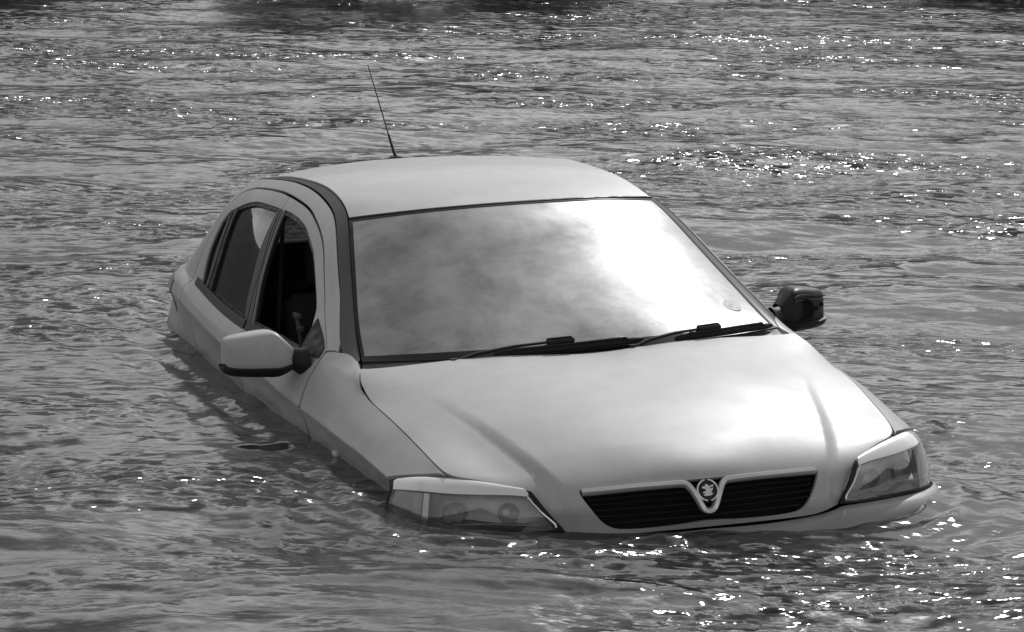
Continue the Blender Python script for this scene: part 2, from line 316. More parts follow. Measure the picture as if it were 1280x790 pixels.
def resample(poly, step, closed=True):
    P = np.asarray(poly, float); out = []
    n = len(P)
    for i in range(n if closed else n-1):
        a, b = P[i], P[(i+1) % n]; k = max(1, int(np.ceil(np.linalg.norm(b-a)/step)))
        for j in range(k): out.append(a+(b-a)*j/k)
    if not closed: out.append(P[-1])
    return np.array(out)
def curvy(poly, S, ang=38, n=6):
    """closed outline with smooth runs between its real corners (Catmull-Rom)"""
    P = np.array(poly, float)*S; m = len(P); C_ = []
    for i in range(m):
        a = P[i]-P[i-1]; b = P[(i+1) % m]-P[i]; c = (a@b)/(np.linalg.norm(a)*np.linalg.norm(b)+1e-12); C_.append(math.degrees(math.acos(max(-1, min(1, c)))) > ang)
    out = []
    for i in range(m):
        p1, p2 = P[i], P[(i+1) % m]; p0 = P[i-1] if not C_[i] else 2*p1-p2; p3 = P[(i+2) % m] if not C_[(i+1) % m] else 2*p2-p1
        L_ = np.linalg.norm(p2-p1)+1e-9; m1 = (p2-p0); m2 = (p3-p1)
        m1 = m1/(np.linalg.norm(m1)+1e-9)*L_; m2 = m2/(np.linalg.norm(m2)+1e-9)*L_
        for k in range(n):
            t = k/n; h00 = 2*t**3-3*t**2+1; h10 = t**3-2*t**2+t; h01 = -2*t**3+3*t**2; h11 = t**3-t**2; out.append(h00*p1+h10*m1+h01*p2+h11*m2)
    return np.array(out)/S
def smooth_poly(poly, keep=(), it=2):
    """Chaikin on a closed polygon, corners listed in keep stay sharp"""
    P = [tuple(p) for p in poly]; K = set(keep)
    for _ in range(it):
        Q = []; K2 = set(); n = len(P)
        for i in range(n):
            a, b, c = np.array(P[i-1]), np.array(P[i]), np.array(P[(i+1) % n])
            if i in K: K2.add(len(Q)); Q.append(tuple(b))
            else: Q.append(tuple(.25*a+.75*b)); Q.append(tuple(.75*b+.25*c))
        P, K = Q, K2
    return P
def inside(pts, poly):
    x, y = pts[:, 0], pts[:, 1]; r = np.zeros(len(pts), bool); n = len(poly)
    for i in range(n):
        x1, y1 = poly[i]; x2, y2 = poly[(i+1) % n]
        if y1 == y2: continue
        c = ((y1 > y) != (y2 > y)) & (x < (x2-x1)*(y-y1)/(y2-y1)+x1); r ^= c
    return r
def dist_poly(pts, poly):
    d = np.full(len(pts), 1e9); n = len(poly)
    for i in range(n):
        a, b = poly[i], poly[(i+1) % n]; e = b-a; L2 = max(e@e, 1e-12); t = np.clip(((pts-a)@e)/L2, 0, 1)
        d = np.minimum(d, np.linalg.norm(pts-a-t[:, None]*e, axis=1))
    return d
def area2(P): x, y = P[:, 0], P[:, 1]; return .5*np.sum(x*np.roll(y, -1)-y*np.roll(x, -1))
def offset(P, d):
    """shrink a closed polygon by d"""
    s = 1 if area2(P) > 0 else -1; n = len(P); Q = []
    for i in range(n):
        a = P[i]-P[i-1]; b = P[(i+1) % n]-P[i]; a /= np.linalg.norm(a)+1e-12; b /= np.linalg.norm(b)+1e-12
        na, nb = np.array([-a[1], a[0]]), np.array([-b[1], b[0]]); m_ = na+nb; m_ /= max(np.linalg.norm(m_), .5); k = 1/max(m_@na, .5)
        Q.append(P[i]+s*m_*d*k)
    return np.array(Q)
def panel(name, Fn, outline, holes, m, parent, su=1., sv=1., step=.03, gap=.0025, flange=.012, side=1, lines=(), lift=0., hole_gap=None, flip=None, fdir=None):
    """a body panel cut out of the smooth surface Fn(u,v). outline/holes are in (u,v); su, sv scale them to metres"""
    S = np.array([su, sv]); cv = (lambda q: curvy(q, S)) if len(outline) < 60 else (lambda q: np.array(q))
    O = offset(resample(cv(outline)*S, step*.5), gap); H = [offset(resample((cv(h) if len(h) < 60 else np.array(h))*S, step*.5), -(gap if hole_gap is None else hole_gap)) for h in holes]
    lo, hi = O.min(0), O.max(0); gx = np.arange(lo[0], hi[0]+step, step); k0 = math.floor(lo[1]/step); gy = np.arange(k0, k0+int((hi[1]-lo[1])/step)+3)*step
    G = np.array(np.meshgrid(gx, gy, indexing='ij')).reshape(2, -1).T
    if lines:
        for l in lines: G = G[np.abs(G[:, 1]-l*sv) > step*.4]
        G = np.concatenate([G]+[np.c_[np.arange(lo[0], hi[0], step*.5), np.full(len(np.arange(lo[0], hi[0], step*.5)), l*sv)] for l in lines])
    ok = inside(G, O) & (dist_poly(G, O) > step*.35)
    for h in H: ok &= ~inside(G, h) & (dist_poly(G, h) > step*.35)
    G = G[ok]; jr = np.random.default_rng(5); jit = jr.uniform(-.12, .12, G.shape)*step
    for l in lines: jit[np.abs(G[:, 1]-l*sv) < 1e-9, 1] = 0
    G = G+jit; loops = [O]+H; V2 = np.concatenate(loops+[G]); E = []; c = 0
    for l in loops: E += [(c+i, c+(i+1) % len(l)) for i in range(len(l))]; c += len(l)
    r = delaunay_2d_cdt([Vector(v) for v in V2], E, [], 0, 1e-6)
    P2 = np.array([(v.x, v.y) for v in r[0]]); T = [t for t in r[2]]
    tri = np.array(T); cen = P2[tri].mean(1); k = inside(cen, O)
    for h in H: k &= ~inside(cen, h)
    tri = tri[k]
    UV = P2/S; P = Fn(UV[:, 0], UV[:, 1]); e = 1e-3
    n = np.cross(Fn(UV[:, 0]+e, UV[:, 1])-Fn(UV[:, 0]-e, UV[:, 1]), Fn(UV[:, 0], UV[:, 1]+e)-Fn(UV[:, 0], UV[:, 1]-e)); n /= np.linalg.norm(n, axis=1, keepdims=True)+1e-12
    out = P-np.array([0, 2.2, .3]) if flip is None else flip*np.ones_like(P)
    sg = 1. if np.sum(n*out) > 0 else -1.
    n = n*sg
    P = P+n*lift
    # orientation of the triangles
    q0, q1, q2 = P2[tri[:, 0]], P2[tri[:, 1]], P2[tri[:, 2]]; w = ((q1[:, 0]-q0[:, 0])*(q2[:, 1]-q0[:, 1])-(q1[:, 1]-q0[:, 1])*(q2[:, 0]-q0[:, 0])) < 0; tri[w] = tri[w][:, ::-1]
    a = np.cross(P[tri[:, 1]]-P[tri[:, 0]], P[tri[:, 2]]-P[tri[:, 0]])
    if np.sum(a*n[tri[:, 0]]) < 0: tri = tri[:, ::-1].copy()
    used = np.unique(tri); mp_ = -np.ones(len(P), int); mp_[used] = np.arange(len(used)); P, n, tri = P[used], n[used], mp_[tri]
    F = [tuple(t) for t in tri]; V = list(P)
    ed = {}
    for t in F:
        for i in range(3): ed[(t[i], t[(i+1) % 3])] = 1
    idx = {}
    if flange:
        rd = min(.0035, flange*.4)
        for (p, q) in list(ed):
            if (q, p) in ed: continue
            for z in (p, q):
                if z not in idx: idx[z] = (len(V), len(V)+1); V.append(P[z]); V.append(P[z]-(n[z] if fdir is None else np.array(fdir))*flange)
            F.append((idx[q][0], idx[p][0], idx[p][1], idx[q][1]))
    V = np.array(V); nt = len(tri); n = n*[side, 1, 1]
    if side < 0: V = V*[-1, 1, 1]; F = [f[::-1] for f in F]
    o = link(name, V, F, m, parent, smooth=True, sharp=180)
    cn_ = []
    for k_, p in enumerate(o.data.polygons):
        for vi in p.vertices: cn_.append(tuple(n[vi]) if k_ < nt else tuple(p.normal))
    o.data.normals_split_custom_set(cn_)
    return o
def invert(Fn, ur, vr, pts, nu=260, nv=220):
    U, Vv = np.meshgrid(np.linspace(*ur, nu), np.linspace(*vr, nv), indexing='ij'); P = Fn(U, Vv); out = []
    for q in pts:
        D = np.linalg.norm(P-np.array(q), axis=-1); i, j = np.unravel_index(D.argmin(), D.shape); u, v = U[i, j], Vv[i, j]
        for _ in range(12):
            e = 1e-4; b = Fn(np.array([u]), np.array([v]))[0]; J = np.stack([(Fn(np.array([u+e]), np.array([v]))[0]-b)/e, (Fn(np.array([u]), np.array([v+e]))[0]-b)/e], 1)
            d = np.linalg.lstsq(J, np.array(q)-b, rcond=None)[0]; u += float(np.clip(d[0], -.1, .1)); v += float(np.clip(d[1], -.1, .1))
        out.append((min(max(u, ur[0]), ur[1]), min(max(v, vr[0]), vr[1])))
    return out
mirx = lambda L: [(-a, b) for a, b in L[::-1]]

# ------------------------------------------------------------------ river, bed and banks
rng = np.random.default_rng(7)
def axis_pts(lo, hi, d0, c, grow):
    a = [c]
    while a[-1] < hi: a.append(a[-1]+d0*(1+grow*max(0, abs(a[-1]-c)-3.2)))
    b = [c]
    while b[-1] > lo: b.append(b[-1]-d0*(1+grow*max(0, abs(b[-1]-c)-3.2)))
    return np.array(b[::-1][:-1]+a)
def value_noise(x, y, seed):
    r = np.random.default_rng(seed); T = r.random((256, 256))
    xi = np.floor(x).astype(int); yi = np.floor(y).astype(int); fx = x-xi; fy = y-yi; fx = fx*fx*(3-2*fx); fy = fy*fy*(3-2*fy)
    g = lambda i, j: T[i & 255, j & 255]
    return (g(xi, yi)*(1-fx)+g(xi+1, yi)*fx)*(1-fy)+(g(xi, yi+1)*(1-fx)+g(xi+1, yi+1)*fx)*fy
def wave_height(X, Y):
    H = np.zeros_like(X); calm = value_noise(X*.33+3, Y*.42, 3)*.6+value_noise(X*.9, Y*1.3, 4)*.4
    warpx = .35*(value_noise(X*.8, Y*.8, 11)-.5)+.12*(value_noise(X*2.4, Y*2.4, 12)-.5); warpy = .35*(value_noise(X*.8+50, Y*.8, 13)-.5)+.12*(value_noise(X*2.4+9, Y*2.4, 14)-.5)
    x, y = X+warpx, Y+warpy
    r = np.random.default_rng(21)
    for lam, amp, n in ((2.6, .0090, 5), (1.3, .0068, 7), (.62, .0032, 10), (.33, .0016, 12), (.18, .0008, 12)):
        for _ in range(n):
            th = r.normal(R(92), R(38)); l = lam*r.uniform(.75, 1.3); k = 2*math.pi/l; ph = r.uniform(0, 6.28)
            s = np.sin(k*(math.cos(th)*x+math.sin(th)*y)+ph)
            H += amp/math.sqrt(n)*1.5*(s+.25*(1-2*np.abs(np.sin(.5*(k*(math.cos(th)*x+math.sin(th)*y)+ph)))))
    return H*(.55+.9*calm)
Minv = M_CAR.inverted()
def car_dist(X, Y):
    """signed distance (plan) to the rounded outline of the car at the waterline"""
    cx = Minv[0][0]*X+Minv[0][1]*Y+Minv[0][3]; cy = Minv[1][0]*X+Minv[1][1]*Y+Minv[1][3]
    qx = np.abs(cx)-.79+.32; qy = np.abs(cy-2.03)-2.03+.32
    return np.hypot(np.maximum(qx, 0), np.maximum(qy, 0))+np.minimum(np.maximum(qx, qy), 0)-.32, cx, cy
xs = axis_pts(-60, 60, .022, 0., .35); ys = axis_pts(-14, 90, .022, .9, .30)
X, Y = np.meshgrid(xs, ys, indexing='ij')
spc = np.maximum(1, np.hypot(X, Y-.9)/8)
D, cx, cy = car_dist(X, Y)
Z = wave_height(X, Y)
near = np.exp(-np.clip(D, 0, None)/.9)
lean = np.exp(-(np.clip(D, 0, None)/1.1)**2)
LEVEL = -.010-.047*X+.0*Y                                           # the current piles up on the upstream flank
LEVEL = np.clip(-.006-np.where(X > 0, .004, .026)*X+.002*Y, -.03, .06)
Z = Z*(1-.35*lean)+LEVEL*lean
# ripples thrown off the body
Z += .0075*np.sin(2*math.pi*(D/.115)+1.6*value_noise(cx*2, cy*2, 31)*3)*np.exp(-np.clip(D, 0, None)/.38)*(.2+1.3*value_noise(cx*3, cy*3, 32))*(D > -.3)
chop = value_noise(X*9, Y*13, 41)+.5*value_noise(X*21, Y*27, 42)-.75
bow = np.exp(-((cy+.25)/.35)**2)*np.exp(-(cx/1.0)**2)+.8*np.exp(-((cx-1.0)/.3)**2-((cy-.3)/.4)**2)
tail = np.exp(-((cx+.85)/.6)**2-((cy-4.6)/.6)**2)+np.exp(-((cx+1.02)/.20)**2-((cy-1.1)/.9)**2)
Z += .013*chop*(bow+1.4*tail)+.009*np.exp(-((D-.09)/.06)**2)*(cy < .6)*(.4+1.2*value_noise(cx*4, cy*4, 43))
Z += .010*np.exp(-((D-.05)/.035)**2)*(value_noise(cx*5, cy*5, 44)-.25)*(D > -.1)
# ridges trailing downstream
for (a0, b0, L_, wd, h) in ((-1.0, -.85, 2.4, .07, .013), (-2.6, 2.5, 2.2, .06, .012), (.9, -.9, 2.6, .06, .010), (-2.9, -.95, 1.6, .05, .010)):
    q = Y-(b0+.12*(X-a0)+.05*np.sin((X-a0)*5)); Z += h*np.exp(-(q/wd)**2)*np.exp(-((X-a0)/L_*2)**2)
nx, ny = X.shape
idx = np.arange(nx*ny).reshape(nx, ny); quads = np.stack([idx[:-1, :-1], idx[1:, :-1], idx[1:, 1:], idx[:-1, 1:]], -1).reshape(-1, 4)
me = bpy.data.meshes.new('river_water'); me.vertices.add(nx*ny); me.vertices.foreach_set('co', np.stack([X, Y, Z], -1).astype(np.float32).ravel())
me.loops.add(quads.size); me.loops.foreach_set('vertex_index', quads.astype(np.int32).ravel()); me.polygons.add(len(quads)); me.polygons.foreach_set('loop_start', np.arange(0, quads.size, 4, dtype=np.int32))
me.polygons.foreach_set('use_smooth', np.ones(len(quads), bool)); me.update(); me.validate()
WATER = mat('muddy_river_water', .085, .125, 0., IOR=1.333)
def _water():
    t, N, b = nodes(WATER); geo = N('ShaderNodeNewGeometry')
    def nz(scale, vec, detail, rough=.55, dist=0.):
        mp = N('ShaderNodeMapping'); mp.inputs['Scale'].default_value = vec; n = N('ShaderNodeTexNoise'); n.inputs['Scale'].default_value = scale; n.inputs['Detail'].default_value = detail; n.inputs['Roughness'].default_value = rough; n.inputs['Distortion'].default_value = dist
        t.links.new(geo.outputs['Position'], mp.inputs[0]); t.links.new(mp.outputs[0], n.inputs['Vector']); return n
    f1 = nz(4.2, (.7, 1.2, 1), 4, .5, .5); f2 = nz(16, (.7, 1.0, 1), 3, .55, .3); f3 = nz(13, (.5, 1.0, 1), 3, .6, .4); g = nz(.55, (.7, 1.5, 1), 4, .6, .4)
    gr = N('ShaderNodeMapRange'); gr.inputs[1].default_value = .47; gr.inputs[2].default_value = .68; gr.inputs[3].default_value = .06; gr.inputs[4].default_value = 1.; t.links.new(g.outputs['Fac'], gr.inputs[0])
    b1 = N('ShaderNodeBump'); b1.inputs['Strength'].default_value = 1.; b1.inputs['Distance'].default_value = .014; t.links.new(f1.outputs['Fac'], b1.inputs['Height'])
    def slope(src, k):      # facets of small wavelets: a random tilt added to the normal
        sb = N('ShaderNodeVectorMath', operation='SUBTRACT'); sb.inputs[1].default_value = (.5, .5, .5); t.links.new(src.outputs['Color'], sb.inputs[0])
        ms = N('ShaderNodeVectorMath', operation='MULTIPLY'); ms.inputs[1].default_value = (k*1.3, k*.95, 0); t.links.new(sb.outputs[0], ms.inputs[0]); return ms
    s1, s2 = slope(f3, .34), slope(f2, 3.7)
    sc = N('ShaderNodeVectorMath', operation='SCALE'); t.links.new(s2.outputs[0], sc.inputs[0]); t.links.new(gr.outputs[0], sc.inputs['Scale'])
    a1 = N('ShaderNodeVectorMath', operation='ADD'); t.links.new(s1.outputs[0], a1.inputs[0]); t.links.new(sc.outputs[0], a1.inputs[1])
    a2 = N('ShaderNodeVectorMath', operation='ADD'); t.links.new(b1.outputs[0], a2.inputs[0]); t.links.new(a1.outputs[0], a2.inputs[1])
    nn = N('ShaderNodeVectorMath', operation='NORMALIZE'); t.links.new(a2.outputs[0], nn.inputs[0])
    df = N('ShaderNodeBsdfDiffuse'); gl = N('ShaderNodeBsdfAnisotropic', distribution='BECKMANN'); gl.inputs['Color'].default_value = (1, 1, 1, 1); gl.inputs['Roughness'].default_value = .17
    fr = N('ShaderNodeFresnel'); fr.inputs[0].default_value = 1.333; mxs = N('ShaderNodeMixShader')
    for q in (df, gl, fr): t.links.new(nn.outputs[0], q.inputs['Normal'])
    t.links.new(fr.outputs[0], mxs.inputs[0]); t.links.new(df.outputs[0], mxs.inputs[1]); t.links.new(gl.outputs[0], mxs.inputs[2]); t.links.new(mxs.outputs[0], t.nodes['Material Output'].inputs['Surface'])
    s = nz(1.1, (.5, 1.4, 1), 5, .6, .5); sr = N('ShaderNodeMapRange'); sr.inputs[1].default_value = .3; sr.inputs[2].default_value = .7; sr.inputs[3].default_value = .042; sr.inputs[4].default_value = .058
    t.links.new(s.outputs['Fac'], sr.inputs[0]); t.links.new(sr.outputs[0], df.inputs['Color']); t.nodes.remove(b)
_water()
me.materials.append(WATER); water = bpy.data.objects.new('river_water', me); col.objects.link(water); tag(water, kind='structure')
# ground: one sheet, river bed under the water rising to banks
gx = np.concatenate([np.arange(-400, -60, 20), np.arange(-60, 60, 1.), np.arange(60, 401, 20)]); gy = np.concatenate([np.arange(-60, 16, 4), np.arange(16, 40, .3), np.arange(40, 110, 2.), np.arange(110, 900, 40)])
GX, GY = np.meshgrid(gx, gy, indexing='ij'); edge = 23.2+.36*GX+.5*(value_noise(GX*.5+7, GY*0+1, 51)-.5)+np.where(GX > 12, -.36*(GX-12), 0)+np.where(GX < -12, -.36*(GX+12), 0)
rise = np.clip((GY-edge)/1.6, 0, 1)
GZ = -1.3+rise*1.6+.25*(value_noise(GX*.7, GY*.9, 52)-.5)*(rise > .3)+np.clip((GY-edge-2)*.05, 0, 2.5)+np.clip((GY-38)*.2, 0, 6.0)*(.75+.5*value_noise(GX*.06+5, GY*.05, 53))  # last term: unseen ridge added beyond the bank to darken roof and water reflections
back = np.clip((-GY-16)/4, 0, 1); GZ += back*2.0
GROUND = mat('bank_earth', .03, .95); noise_rough(GROUND, 2.5, .012, .05, 8, 'Base Color')
gm = MB(); gm.grid(np.stack([GX, GY, GZ], -1)); g_o = gm.build('ground', GROUND, None, sharp=60); tag(g_o, kind='structure')
# ------------------------------------------------------------------ far bank plants (beyond the top of the frame, mirrored in the water)
LEAF = mat('bank_leaves', .05, .6); noise_rough(LEAF, 6, .025, .09, 4, 'Base Color'); BARK = mat('bark', .06, .9)
def bush(loc, w, h, seed, label):
    r = np.random.default_rng(seed); e = bpy.data.objects.new('bush', None); col.objects.link(e); e.location = loc; tag(e, label, 'bush', 'bushes on the far bank')
    tr = MB(); V = []; F = []; k = 0
    for i in range(7):
        a = r.uniform(0, 6.28); tip = np.array([math.cos(a)*w*.35*r.random(), math.sin(a)*w*.35*r.random(), h*r.uniform(.5, .9)])
        tr.tube(np.array([[0, 0, -.3], tip*.5+[.03, 0, 0], tip]), [.03, .02, .006], 6)
    for i in range(2600):
        c = r.normal(size=3); c /= np.linalg.norm(c); c *= r.uniform(.35, 1)**.5*(1+.25*math.sin(3*c[0]*3+seed)*math.cos(5*c[2])); c = c*[w/2, w/2, h/2]+[0, 0, h*.52]
        u = r.normal(size=3); u /= np.linalg.norm(u); v = np.cross(u, r.normal(size=3)); v /= np.linalg.norm(v); s = r.uniform(.03, .07)
        V += [c-u*s, c+v*s*.45, c+u*s, c-v*s*.45]; F.append((k, k+1, k+2, k+3)); k += 4
    link('stems', tr.V, tr.F, BARK, e); link('foliage', V, F, LEAF, e, smooth=False)
bush((-2.2, 23.3, .1), 2.4, .95, 1, 'widest low bush on the far bank, reflected as a dark patch')
bush((-.5, 24.0, .1), 1.6, .6, 2, 'low bush near the middle of the far bank')
bush((4.3, 25.7, .1), 2.4, .6, 3, 'low bush at the right end of the far bank')
bush((-5.6, 22.1, .1), 1.8, .45, 4, 'small low bush at the left end of the far bank')
# ------------------------------------------------------------------ car: body panels
sides = (-1, 1)
hs = [(.684,.35,.764),(.693,.445,.79),(.701,.547,.815),(.709,.653,.839),(.715,.777,.86),(.718,.905,.882),(.711,1.01,.908),(.702,1.055,.922),(.690,1.095,.937)]
uv = [(.672, .22), (.690, .45), (.724, 1.1), (.752, 1.90), (.775, 2.25), (.810, 2.55), (.865, 3.0), (.925, 3.62), (.965, 4.05), (.992, 4.45)]+invert(HOOD, (0, 1), (0, 11), hs)
half = [(0, .03), (.2, .03), (.4, .03), (.56, .06)]+uv+[(.80, 11), (.6, 11), (.3, 11), (0, 11)]
hood_out = half+[(-a, b) for a, b in half[::-1][1:-1]]
g_half = [(0, .30), (.15, .23), (.27, .21), (.39, .23), (.46, .31), (.505, .55), (.533, .95), (.548, 1.35), (.553, 1.75), (.547, 2.0), (.52, 2.07), (.3, 2.06), (0, 2.06)]
grille_out = g_half+[(-a, b) for a, b in g_half[::-1][1:-1]]
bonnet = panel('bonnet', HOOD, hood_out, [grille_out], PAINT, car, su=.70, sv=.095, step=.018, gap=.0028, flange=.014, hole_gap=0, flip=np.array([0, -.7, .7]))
# grille
gp = bpy.data.objects.new('grille', None); col.objects.link(gp); gp.parent = car
def on_hood(a, v, off=0.):
    a = np.asarray(a, float); v = np.asarray(v, float)+0*a; e = 1e-3; P = HOOD(a, v)
    n = np.cross(HOOD(a+e, v)-HOOD(a-e, v), HOOD(a, v+e)-HOOD(a, v-e)); n /= np.linalg.norm(n, axis=-1, keepdims=True); n *= np.sign(n[..., 2:3]-n[..., 1:2]); return P+n*off
aa, vv = np.meshgrid(np.linspace(-.60, .60, 50), np.linspace(.05, 2.35, 12), indexing='ij')
MB().sheet(on_hood(aa, vv, -.034), .004).build('grille_backing', INNER, gp)
for i, v in enumerate(np.linspace(.50, 1.86, 6)):
    w = .47 if i == 0 else .53
    m = MB(); A = np.linspace(-w, w, 60); rings = [on_hood(A, np.full(60, v+dv), off) for dv, off in ((-.05, -.028), (-.04, -.010), (0, -.007), (.035, -.012), (.03, -.028))]
    m.grid(np.stack(rings, 1), close_v=True); m.build('slat', SLAT, gp)
def vbar(a):   # path of the bright strip: along the top, dipping in a V under the badge
    a = np.abs(a); return a
path = [(.540, 1.93), (.45, 1.93), (.30, 1.93), (.15, 1.93), (.100, 1.92), (.085, 1.86), (.068, 1.62), (.05, 1.25), (.032, .88), (.022, .74), (.010, .69), (0, .685)]
full = path+[(-a, v) for a, v in path[::-1][1:]]
P2 = resample(np.array(full)*[.7, .095], .006, False)/[.7, .095]
for _ in range(3): P2[1:-1] = .25*P2[:-2]+.5*P2[1:-1]+.25*P2[2:]
P3 = on_hood(P2[:, 0], P2[:, 1], .003); T3 = np.gradient(P3, axis=0); T3 /= np.linalg.norm(T3, axis=1, keepdims=True); N3 = on_hood(P2[:, 0], P2[:, 1], 1.)-on_hood(P2[:, 0], P2[:, 1], 0.); B3 = np.cross(T3, N3); B3 /= np.linalg.norm(B3, axis=1, keepdims=True)
sec = [(-.0085, -.012), (-.0085, 0), (-.005, .0045), (.005, .0045), (.0085, 0), (.0085, -.012)]
m = MB(); m.grid(np.stack([P3+B3*b+N3*n_ for b, n_ in sec], 1), close_v=True); m.build('chrome_strip', CHROME, gp)
# round badge: ring, dark field and a winged beast in relief with a small flag
bc = on_hood(0., 1.52, .0)[0] if np.ndim(on_hood(0., 1.52, 0.)) > 1 else on_hood(0., 1.52, 0.)
nb = on_hood(0., 1.52, 1.)-bc; nb = np.array(nb).reshape(3); bc = np.array(bc).reshape(3); ub = np.array([1., 0, 0]); vb = np.cross(nb, ub); vb /= np.linalg.norm(vb)
if vb[2] < 0: vb = -vb
bp = lambda x, y, o: bc+ub*x+vb*y+nb*o
RB = .0295; KB = 1.2
m = MB(); m.tube(np.array([bp(RB*math.cos(t), RB*math.sin(t), .004) for t in np.linspace(0, 2*math.pi, 41)]), .0026, 8, False); m.build('badge_ring', CHROME, gp)
m = MB(); m.grid(np.array([[bp(r_*math.cos(t), r_*math.sin(t), .001+(.001 if r_ < .02 else -.012 if r_ > .029 else 0)) for t in np.linspace(0, 2*math.pi, 40, endpoint=False)] for r_ in (.0002, .012, .0285, .0295)]), close_v=True); m.build('badge_field', DARK, gp)
beast = [[(-.012,-.011),(-.004,-.013),(.006,-.012),(.011,-.008),(.006,-.006),(.010,-.001),(.013,.004),(.007,.003),(.004,.009),(-.001,.013),(-.006,.012),(-.004,.008),(-.010,.009),(-.013,.005),(-.007,.003),(-.003,-.001),(-.010,-.003),(-.013,-.007),(-.006,-.006)],
         [(.006,.009),(.014,.011),(.013,.0065),(.007,.0055)]]
m = MB()
for b in beast:
    b = [(x*1.3, y*1.3) for x, y in b]; n0 = len(b); V = [bp(x, y, .0065) for x, y in b]+[bp(x, y, .001) for x, y in b]
    from mathutils.geometry import tessellate_polygon
    F = [tuple(t) for t in tessellate_polygon([[Vector((x, y, 0)) for x, y in b]])]+[(i, (i+1) % n0, n0+(i+1) % n0, n0+i) for i in range(n0)]
    m.add(V, F)
m.build('badge_relief', CHROME, gp, smooth=False)
# thin bright lip round the opening is the return flange of the bonnet
SU, SV = 1., .30
def T_w(c):  # top curve of the lamp in side coordinates
    return invert(SIDE, (.22, 1.), (0, 1.6), [LENS(np.array([c]), np.array([0.]))[0]])[0]
lampline = [T_w(c) for c in (5.1, 5.5, 6, 6.5, 6.9)]
fender_out = [(.272, .015)]+lampline+[(.445, 1.12), (.455, 1.42), (.80, 1.40), (.85, 1.95), (1.33, 1.95), (1.345, 1.0), (1.352, 0), (1.345, -.235), (1.283, -.485), (1.225, -.80), (1.17, -.93), (1.14, -.90)]+invert(SIDE, (.96, 1.2), (-.98, .05), [(.684, 1.105, .940), (.697, 1.065, .926), (.708, 1.025, .912)])+[(.992, -.30), (.960, -.06), (.92, .010), (.8, .01), (.55, .01), (.40, .01)]
door_line = [(1.357,-.24),(1.381,-.367),(1.46,-.51),(1.591,-.674),(1.70,-.745),(1.80,-.787),(1.93,-.812),(2.018,-.828),(2.183,-.8585),(2.371,-.874)]
BG = [(2.245, 1.95), (2.245, 1.0), (2.24, .15), (2.245, -.05), (2.30, -.22), (2.35, -.42), (2.415, -.62), (2.455, -.80), (2.47, -.882)]
fdoor_out = [(1.358, 1.95)]+BG[:]+door_line[::-1]+[(1.357, 0), (1.357, 1.)]
win_f = [(1.556,-.045),(1.552,-.27),(1.575,-.42),(1.6075,-.5275),(1.7036,-.6124),(1.79,-.66),(1.877,-.6998),(1.994,-.7336),(2.084,-.7627),(2.206,-.782),(2.317,-.7894),(2.424,-.792),(2.395,-.66),(2.364,-.5325),(2.30,-.3133),(2.2075,-.0984),(2.185,-.045)]
win_r = [(2.277,-.045),(2.336,-.128),(2.397,-.307),(2.459,-.507),(2.475,-.66),(2.486,-.79),(2.62,-.793),(2.774,-.7935),(2.873,-.7664),(2.969,-.709),(3.032,-.654),(3.056,-.557),(3.037,-.361),(3.0,-.198),(2.942,-.018),(2.85,-.03),(2.6,-.04)]
rdoor_rear = [(2.58,-.893),(2.81,-.897),(2.95,-.885),(3.06,-.83),(3.11,-.72),(3.12,-.5),(3.10,-.25),(3.06,0),(3.04,.5),(2.99,1.0),(2.86,1.4),(2.80,1.95)]
rdoor_out = BG+rdoor_rear
strip_out = [(1.25,-.55),(1.3117,-.6387),(1.40,-.775),(1.5044,-.8626),(1.62,-.888),(1.7413,-.9037),(1.882,-.923),(1.975,-.937),(2.104,-.947),(2.278,-.959),(2.446,-.970),(2.6,-.978),(2.8,-.981),(3.0,-.983),(3.2,-.985)]
frame_out = [(1.287,-.478)]+strip_out[1:]+[(3.30,-.97),(3.33,-.7),(3.36,-.3),(3.37,0),(3.37,1.),(3.36,1.95)]+rdoor_rear[::-1]+[(2.47,-.884)]+door_line[::-1]
strip_in = [(a, -.9995) for a in (3.2,3.0,2.8,2.6,2.446,2.278,2.104,1.975,1.882,1.7413,1.62,1.5044,1.40,1.3117,1.24,1.19)]
strip_poly = strip_out+strip_in+[(1.175,-.93)]
def inset_w(poly, d): return [tuple(p/np.array([SU, .45])) for p in offset(resample(curvy(poly, np.array([SU, .45]))*[SU, .45], .01), d)]
